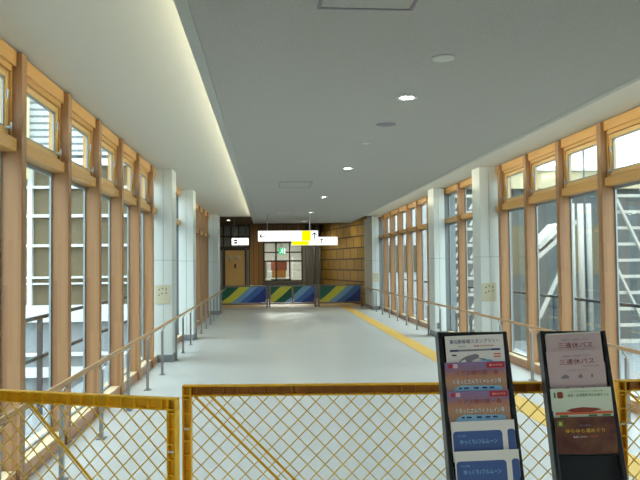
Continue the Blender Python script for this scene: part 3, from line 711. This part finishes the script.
# ------------------------------------------------------------------ brochure racks
TH = .36
def rack(top, psi, label, ledges):
    L = top[2]/math.cos(TH)
    u = Vector((math.cos(psi), math.sin(psi), 0)); zz = Vector((-math.sin(psi)*math.sin(TH), math.cos(psi)*math.sin(TH), math.cos(TH)))
    R = Matrix((u, zz.cross(u), zz)).transposed().to_4x4()
    base = Vector(top)-zz*L
    t = empty('brochure_rack', base, R.to_euler(), label, 'brochure rack', 'leaning black brochure racks')
    w = .25; D = .05; lo = .03
    for s in (-1, 1):
        x = s*(w/2-.008)
        m = MB().box(x-.008, x+.008, -.012, D, lo, L, .003); m.build('side_rail', 'black', t)
    MB().box(-w/2+.016, w/2-.016, .02, .028, lo+.02, L-.004).build('back_panel', 'black', t)
    MB().box(-w/2+.016, w/2-.016, -.008, .04, L-.012, L, .003).build('top_cap', 'black', t)
    k = L-.16
    while k > .2:
        m = MB(); m.box(-w/2+.016, w/2-.016, -.003, .02, k-.004, k); m.build('ledge', 'black', t); k -= .1
    # rear leg: world vertical-ish strut back down to the floor
    inv = R.inverted()
    a = zz*(L*.62)+(-(zz.cross(u)))*0; hinge = Vector(base)+zz*(L*.62)+zz.cross(u)*.05
    foot = Vector((hinge.x-math.sin(psi)*.12, min(hinge.y+.12, 2.52), .0))
    for s in (-1, 1):
        off = u*(s*.09)
        m = MB(); m.bar(inv @ (hinge+off-base), inv @ (foot+off-base), .014, .014); m.build('rear_leg', 'black', t)
    return t, base, R, L
def leaf(rk, sx, sz, w=.21, h=.132, rot=0.0, yt=-.03, th=.0025, label='', cat='leaflet', name='leaflet', mat='paper', group=None):
    """A leaflet whose top edge centre is at rack-plane (sx, sz below the top); leans forward at the top."""
    t_, base, R, L = rk
    tilt = math.asin(.028/h)
    p = base+(R @ Vector((sx, yt, L+sz)))
    RR = R @ Matrix.Rotation(tilt, 4, 'X') @ Matrix.Rotation(-rot, 4, 'Y')
    # object origin at the middle of the bottom edge
    org = p-(RR @ Vector((0, 0, h)))
    o = MB().box(-w/2, w/2, 0, th, 0, h).build(name, mat)
    o.location = org; o.rotation_euler = RR.to_euler(); tag(o, label, cat, group)
    return o
def slab(o, x0, x1, z0, z1, mat, name, y=-.0004, r=0):
    m = MB()
    if r:
        pts = []
        for cx, cz, a0 in ((x1-r, z0+r, -90), (x1-r, z1-r, 0), (x0+r, z1-r, 90), (x0+r, z0+r, 180)):
            for k in range(7): a = math.radians(a0+15*k); pts.append((cx+r*math.cos(a), cz+r*math.sin(a)))
        m.prism(pts, y, -.00005)
    else: m.box(x0, x1, y, -.00005, z0, z1)
    return m.build(name, mat, o)

r1 = rack((.734, 2.391, 1.344), -.068, 'black leaning brochure rack with five leaflets, train and blue covers', 0)
g1 = 'leaflets in the rack with the train covers'
# 1 stamp rally
o = leaf(r1, .0, -.018, w=.208, rot=.03, label='white leaflet with navy title and grey train, topmost in its rack', group=g1)
h = .132
text('東北新幹線スタンプラリー', 'title_text', 'ink_navy', o, 0, h-.021, .178, .0155, -.0008, .006)
text('やまびこ', 'subtitle_text', 'ink_navy', o, -.045, h-.0385, .028, .006, -.0008, .01)
text('開業25周年記念', 'red_text', 'ink_red', o, .033, h-.0385, .072, .0065, -.0008, .015)
slab(o, -.09, .09, h-.056, h-.049, 'ink_grey', 'band')
slab(o, -.09, -.06, h-.056, h-.049, 'ink_navy', 'band_end', -.0007); slab(o, .058, .09, h-.056, h-.049, 'ink_navy', 'band_end', -.0007)
m = MB(); m.prism([(-.065, h-.104), (-.062, h-.094), (-.05, h-.082), (-.03, h-.072), (0, h-.066), (.012, h-.07), (.012, h-.08), (-.01, h-.088), (-.03, h-.104)], -.0006, -.00005); m.build('train_picture', 'ink_grey', o)
m = MB(); m.prism([(-.06, h-.1), (-.052, h-.09), (-.04, h-.084), (-.034, h-.09), (-.04, h-.104)], -.0011, -.0007); m.build('train_nose', 'ink_white', o)
slab(o, -.084, -.067, h-.071, h-.066, 'ink_black', 'caption_block'); 
m = MB(); m.prism([(.012, h-.09), (.03, h-.084), (.055, h-.088), (.07, h-.1), (.045, h-.094)], -.0006, -.00005); m.build('train_picture', 'ink_ltblue', o)
m = MB(); m.bar((.012, -.0004, h-.083), (.035, -.0004, h-.086), .003, .0005, up=(0, 1, 0)); m.build('train_window', 'ink_black', o)
for k in (0, 1): slab(o, .065, .09, h-.071-.009*k, h-.066-.009*k, 'ink_orange', 'orange_print')
# 2, 3 sanriku
def trip(sx, sz, rot, label):
    o = leaf(r1, sx, sz, w=.214, rot=rot, label=label, mat='trip', group=g1)
    slab(o, .04, .103, h-.022, h-.003, 'ink_red', 'red_flag'); text('春のおすすめ', 'flag_text', 'paper', o, .072, h-.0125, .045, .007, -.0009)
    slab(o, -.095, -.08, h-.02, h-.006, 'ink_red', 'red_mark'); slab(o, -.077, -.062, h-.02, h-.006, 'goods_pink', 'pale_mark')
    text('リアス線の旅・春', 'headline_text', 'ink_brown', o, .005, h-.036, .15, .017, -.0008, .006)
    text('ぐるっとさんりくトレイン号', 'title_shadow', 'ink_black', o, .0035, h-.0675, .172, .018, -.0006, .03)
    text('ぐるっとさんりくトレイン号', 'title_text', 'ink_white', o, .003, h-.067, .17, .0165, -.0012, .006)
    m = MB(); m.prism([(-.088, h-.104), (-.075, h-.09), (-.055, h-.08), (.08, h-.083), (.09, h-.088), (.09, h-.1), (-.04, h-.104)], -.0007, -.00005); m.build('train_picture', 'ink_ltblue', o)
    for x in (-.062, -.045, -.01, .02, .045): slab(o, x, x+.017 if x > -.05 else x+.01, h-.092, h-.0865, 'ink_navy', 'train_window', -.0012)
trip(-.006, -.114, .02, 'purple and orange train leaflet, upper of the two alike')
trip(-.006, -.214, .02, 'purple and orange train leaflet, lower of the two alike')
def blue(sx, sz, rot, label):
    o = leaf(r1, sx, sz, w=.216, rot=rot, label=label, group=g1)
    slab(o, -.104, .064, h-.13, h-.032, 'ink_blue', 'blue_panel', r=.012)
    slab(o, .082, .1075, h-.13, h-.03, 'ink_blue', 'blue_side_panel', r=.009)
    text('大人の旅', 'small_text', 'ink_ltblue', o, -.075, h-.047, .03, .006, -.0008)
    text('ゆっくり♪フルムーン', 'title_text', 'ink_ltblue', o, -.018, h-.067, .126, .015, -.0008, .01)
    return o
blue(-.001, -.316, .03, 'cream and blue leaflet, upper of the two alike')
blue(.002, -.413, .03, 'cream and blue leaflet, lowest in its rack')

r2 = rack((1.183, 2.549, 1.324), -.149, 'black leaning brochure rack with pink, green and brown leaflets, empty pocket below', 0)
g2 = 'leaflets in the rack with the pink covers'
def pink(sx, sz, rot, label, yt=-.03, words=True):
    o = leaf(r2, sx, sz, w=.21, rot=rot, label=label, mat='pinkpaper', yt=yt, group=g2)
    if words:
        text('三連休にご利用ください', 'heading_text', 'ink_grey', o, .005, h-.021, .11, .0085, -.0008, .01)
        text('三連休パス', 'title_text', 'ink_wine', o, .005, h-.042, .13, .0215, -.0008, .006)
    text('東日本全線', 'small_text', 'ink_grey', o, .055, h-.061, .06, .006, -.0008)
    text('二日間 乗り降り自由', 'small_text', 'ink_grey', o, .0, h-.075, .08, .006, -.0008)
    for x, w_ in ((-.045, .03), (.012, .016), (.055, .008)): 
        m = MB(); m.prism([(x-w_/2, h-.104), (x-w_/2, h-.098), (x-w_*.2, h-.092), (x+w_*.1, h-.088), (x+w_/2, h-.097), (x+w_/2, h-.104)], -.0005, -.00005); m.build('figure_print', 'ink_grey', o)
    return o
leaf(r2, -.002, -.010, w=.206, rot=.05, yt=-.02, label='plain cream sheet edge showing behind the topmost pink leaflet', mat='paper', group=g2)
pink(-.006, -.018, .045, 'topmost pink three-day pass leaflet in its rack', yt=-.026)
pink(-.002, -.128, .035, 'pink leaflet shifted sideways behind the lower three-day pass leaflet', yt=-.016, words=False)
pink(-.011, -.083, .06, 'lower pink three-day pass leaflet in front of the others', yt=-.033)
o = leaf(r2, -.005, -.225, w=.222, rot=.04, label='pale green leaflet between the pink and the brown ones', mat='greenpaper', group=g2)
slab(o, -.088, -.066, h-.036, h-.012, 'ink_brown', 'red_seal', r=.006); slab(o, -.1, -.093, h-.034, h-.014, 'ink_green', 'side_mark')
text('福島・会津磐梯 秋の企画きっぷ', 'title_text', 'ink_green', o, .025, h-.026, .15, .012, -.0008, .006)
text('のんびり出かけよう列車の旅', 'heading_text', 'ink_green', o, .02, h-.0125, .12, .006, -.0008)
m = MB(); m.prism([(-.062, h-.082), (-.04, h-.074), (0, h-.07), (.05, h-.074), (.072, h-.08), (.03, h-.088), (-.03, h-.088)], -.0006, -.00005); m.build('hill_picture', 'ink_brown', o)
slab(o, -.1, .108, h-.096, h-.086, 'ink_orange', 'field_picture', -.0003)
for x in (-.085, .02, .07): slab(o, x, x+.03, h-.104, h-.097, 'ink_green', 'field_print')
o = leaf(r2, -.004, -.331, w=.218, rot=.04, label='dark brown leaflet with golden letters, lowest in its rack', mat='brownprint', group=g2)
slab(o, -.1, -.078, h-.033, h-.01, 'ink_green', 'crest'); slab(o, -.094, -.084, h-.028, h-.016, 'ink_yellow', 'crest_mark', -.0008)
text('「秋の味覚」', 'heading_text', 'ink_grey', o, -.002, h-.03, .045, .008, -.0008)
text('ゆらゆら湯めぐり', 'title_text', 'ink_yellow', o, -.002, h-.0485, .14, .0145, -.0008, .006)
text('温泉につかろう', 'subtitle_text', 'ink_white', o, -.022, h-.07, .05, .007, -.0008); text('東北の旅', 'subtitle_text', 'ink_orange', o, .025, h-.07, .03, .007, -.0008)

# ------------------------------------------------------------------ outside: window side opposite the tactile strip
struct(B(-2.7, -2.06, 2, 23, -.25, -.08).build('deck', 'ext_grey'), 'narrow outside ledge below the windows opposite the tactile strip', 'ledge')
struct(B(4.11, 4.75, 2, 23, -.25, -.08).build('deck_other', 'ext_grey'), 'narrow outside ledge below the windows beside the tactile strip', 'ledge')
def ext_rail(x, label, zs):
    t = empty('outside_railing', (x, 0, -.08)); tag(t, label, 'railing', 'dark railings outside the windows')
    for z in zs: MB().box(-.02, .02, 2, 23, z-.02, z+.02).build('rail', 'ext_rail', t)
    y = 2.5
    while y < 23: MB().box(-.025, .025, y-.025, y+.025, 0, 1.08).build('railing_post', 'ext_rail', t); y += 2.7
ext_rail(-2.6, 'dark steel railing outside the windows opposite the tactile strip', (.65, 1.1))
ext_rail(4.65, 'dark steel railing outside the windows beside the tactile strip', (1.1,))
struct(B(-60, -2.8, 0, 120, -1.5, -1.3).build('ground_outside', 'asphalt'), 'grey pavement outside the windows opposite the tactile strip', 'ground')
struct(B(4.8, 80, 0, 120, -1.5, -1.3).build('ground_outside_other', 'asphalt'), 'grey pavement outside the windows beside the tactile strip', 'ground')
t = empty('white_building', (-8, 16, -1.3)); tag(t, 'white building with a grid of windows outside', 'building')
MB().box(-6, 5.0, .15, 9, 0, 7.6).build('wall', 'ext_grey', t)
MB().box(-6, 5.0, 0, .15, 5.5, 7.6).build('siding', 'siding', t)
def zy(y): return 1.6+(264-y)*16/670+1.3
m = MB()
for y, hh in ((162, .16), (187, .06), (215, .07), (244, .06), (275, .05), (281, .04)): m.box(-6, 5, -.02, .1, zy(y)-hh/2, zy(y)+hh/2)
m.box(-6, 5, -.06, .14, zy(318), zy(302)); m.box(-6, 5, -.06, .14, zy(371), zy(362)); m.box(-6, 5, -.04, .12, zy(351), zy(348))
m.build('floor_bands', 'ext_white', t)
m = MB()
for x in (-5.5, -4, -2.5, -1.0, .35, 2.5, 4.4): m.box(x-.05, x+.05, -.03, .1, zy(302), zy(160))
m.build('mullions', 'ext_white', t)
MB().box(-6, 5, .1, .15, zy(302), zy(160)).build('glazing', 'ext_glass', t)
MB().box(2.32, 2.52, -.3, -.12, 4.9, 7.6).build('cream_downpipe', 'cream_post', t)

# outside: the other side
t = empty('beige_building', (15.2, 24, -1.3)); tag(t, 'beige building with a grey-green lower storey outside', 'building')
MB().box(-8.2, 12, 0, 8, 0, 5.55).build('lower_storey', 'ext_dark', t)
MB().box(-8.4, 12.2, -.3, 8.2, 5.55, 6.2).build('beige_storey', 'ext_beige', t)
MB().box(-8.5, 12.3, -.4, 8.3, 6.2, 6.35).build('roof_edge', 'ext_white', t)
m = MB()
for x in (-6.5, -3.2, 0, 3.2): m.box(x-.8, x+.8, -.03, 0, 2.4, 4.2)
m.build('windows', 'ext_glass', t)
t = empty('pale_building', (5.4, 27, -1.3)); tag(t, 'plain pale building beyond the far windows beside the tactile strip', 'building')
MB().box(-1.0, 1.15, 0, 6, 0, 8).build('wall', 'ext_pale', t); MB().box(-1.1, 1.22, -.1, 6.1, 8, 8.2).build('roof_edge', 'ext_white', t)
m = MB()
for z in (2.5, 5.2): m.box(-.6, .9, -.03, 0, z, z+1.1)
m.build('windows', 'ext_glass', t)
def stair_tower(x, y, w, label, wide):
    t = empty('stair_tower', (x, y, -1.3)); tag(t, label, 'stair', 'pale steel stair towers outside')
    for s in (-1, 1): MB().box(s*w/2-.05, s*w/2+.05, .1, .2, 0, 5.2).build('column', 'ext_stair', t)
    z = .4
    while z < 5.2:
        MB().box(-w/2, w/2, -.08, .08, z-.045, z+.045).build('landing', 'ext_stair', t)
        if not wide:
            for xx in (-.5, .05, .55): MB().bar((xx-.1, -.02, z-.4), (xx+.14, -.02, z-.05), .07, .07).build('stringer', 'ext_stair', t)
        z += .5
    if wide:
        for x0, z0 in ((-1.3, 5.1), (-.35, 5.1), (.6, 5.1), (-1.3, 2.9)):
            d = min(w/2-x0, z0/2.1); MB().bar((x0, -.12, z0), (x0+d, -.12, z0-d*2.1), .09, .07).build('stringer', 'ext_stair', t)
stair_tower(5.7, 20, 1.5, 'narrow pale lattice stair tower seen between the two nearer pillars', False)
stair_tower(11.9, 20, 2.6, 'wide pale lattice stair tower seen through the window nearest the fence', True)
t = empty('stair_canopy', (8.35, 19.5, -1.3)); tag(t, 'white sloping stair canopy outside the windows', 'canopy')
MB().prism([(-.45, 3.3), (-.4, 3.42), (.2, 4.02), (.75, 4.1), (.75, 3.97), (.3, 3.87), (-.38, 3.24)], -.4, .4).build('canopy_roof', 'ext_stair', t)
MB().prism([(-.42, 2.95), (-.42, 3.1), (.4, 3.78), (.4, 3.63)], -.38, .38).build('canopy_soffit', 'ext_stair', t)
for x in (-.38, .62): MB().box(x-.04, x+.04, -.04, .04, 0, 3.1 if x < 0 else 3.98).build('canopy_post', 'ext_stair', t)
MB().bar((-.3, 0, 1.2), (.6, 0, 3.0), .1, .1).build('brace', 'ext_stair', t)
for k, x in enumerate((9.88, 10.13, 10.4)):
    o = MB().tube([(0, 0, 0), (0, 0, 4.75)], (.05, .1, .085)[k], 12).build('drain_pipe', 'ext_stair'); o.location = (x, 21, -1.3)
    tag(o, ['white vertical pipe nearest the sloping canopy', 'white vertical pipe in the middle of three', 'white vertical pipe nearest the lattice stair'][k], 'pipe', 'white pipes outside')
o = MB().tube([(0, 0, 0), (0, 0, 8)], .03, 10).build('lamp_pole', 'ext_rail'); o.location = (9.05, 18.5, -1.3); tag(o, 'thin dark pole outside the windows beside the tactile strip', 'pole')

# ------------------------------------------------------------------ light
w = bpy.data.worlds.new('overcast'); bpy.context.scene.world = w; w.use_nodes = True
bg = w.node_tree.nodes['Background']
tc = w.node_tree.nodes.new('ShaderNodeTexCoord'); no = w.node_tree.nodes.new('ShaderNodeTexNoise'); no.inputs['Scale'].default_value = 2.5
cr = w.node_tree.nodes.new('ShaderNodeValToRGB'); cr.color_ramp.elements[0].position = .35; cr.color_ramp.elements[0].color = (.72, .82, .92, 1); cr.color_ramp.elements[1].position = .65; cr.color_ramp.elements[1].color = (.93, .97, 1, 1)
w.node_tree.links.new(tc.outputs['Generated'], no.inputs['Vector']); w.node_tree.links.new(no.outputs['Fac'], cr.inputs[0]); w.node_tree.links.new(cr.outputs[0], bg.inputs[0])
# an overcast sky is darker towards the horizon than overhead
nt = w.node_tree; sx = nt.nodes.new('ShaderNodeSeparateXYZ'); nt.links.new(tc.outputs['Generated'], sx.inputs[0])
mr = nt.nodes.new('ShaderNodeMapRange'); mr.inputs[1].default_value = 0; mr.inputs[2].default_value = 1; mr.inputs[3].default_value = 1.15; mr.inputs[4].default_value = 3.4
nt.links.new(sx.outputs[2], mr.inputs[0]); nt.links.new(mr.outputs[0], bg.inputs[1])

# ------------------------------------------------------------------ camera
F = 670.0
cam = bpy.data.cameras.new('camera'); co = bpy.data.objects.new('camera', cam); C.objects.link(co)
cam.sensor_fit = 'HORIZONTAL'; cam.sensor_width = 36; cam.lens = 36*F/640; cam.clip_start = .05; cam.clip_end = 300
yaw, pit, roll = math.radians(4.459), math.radians(1.999), math.radians(.6)
f = Vector((math.sin(yaw)*math.cos(pit), math.cos(yaw)*math.cos(pit), math.sin(pit)))
r = Vector((math.cos(yaw), -math.sin(yaw), 0)); u = r.cross(f)
r2_ = r*math.cos(roll)-u*math.sin(roll); u2_ = r*math.sin(roll)+u*math.cos(roll)
co.matrix_world = Matrix(((r2_.x, u2_.x, -f.x, 0), (r2_.y, u2_.y, -f.y, 0), (r2_.z, u2_.z, -f.z, 1.6), (0, 0, 0, 1)))
sc = bpy.context.scene; sc.camera = co
sc.view_settings.view_transform = 'Standard'; sc.view_settings.look = 'None'; sc.view_settings.gamma = 1; sc.view_settings.use_curve_mapping = False
sc.view_settings.exposure = 1.85
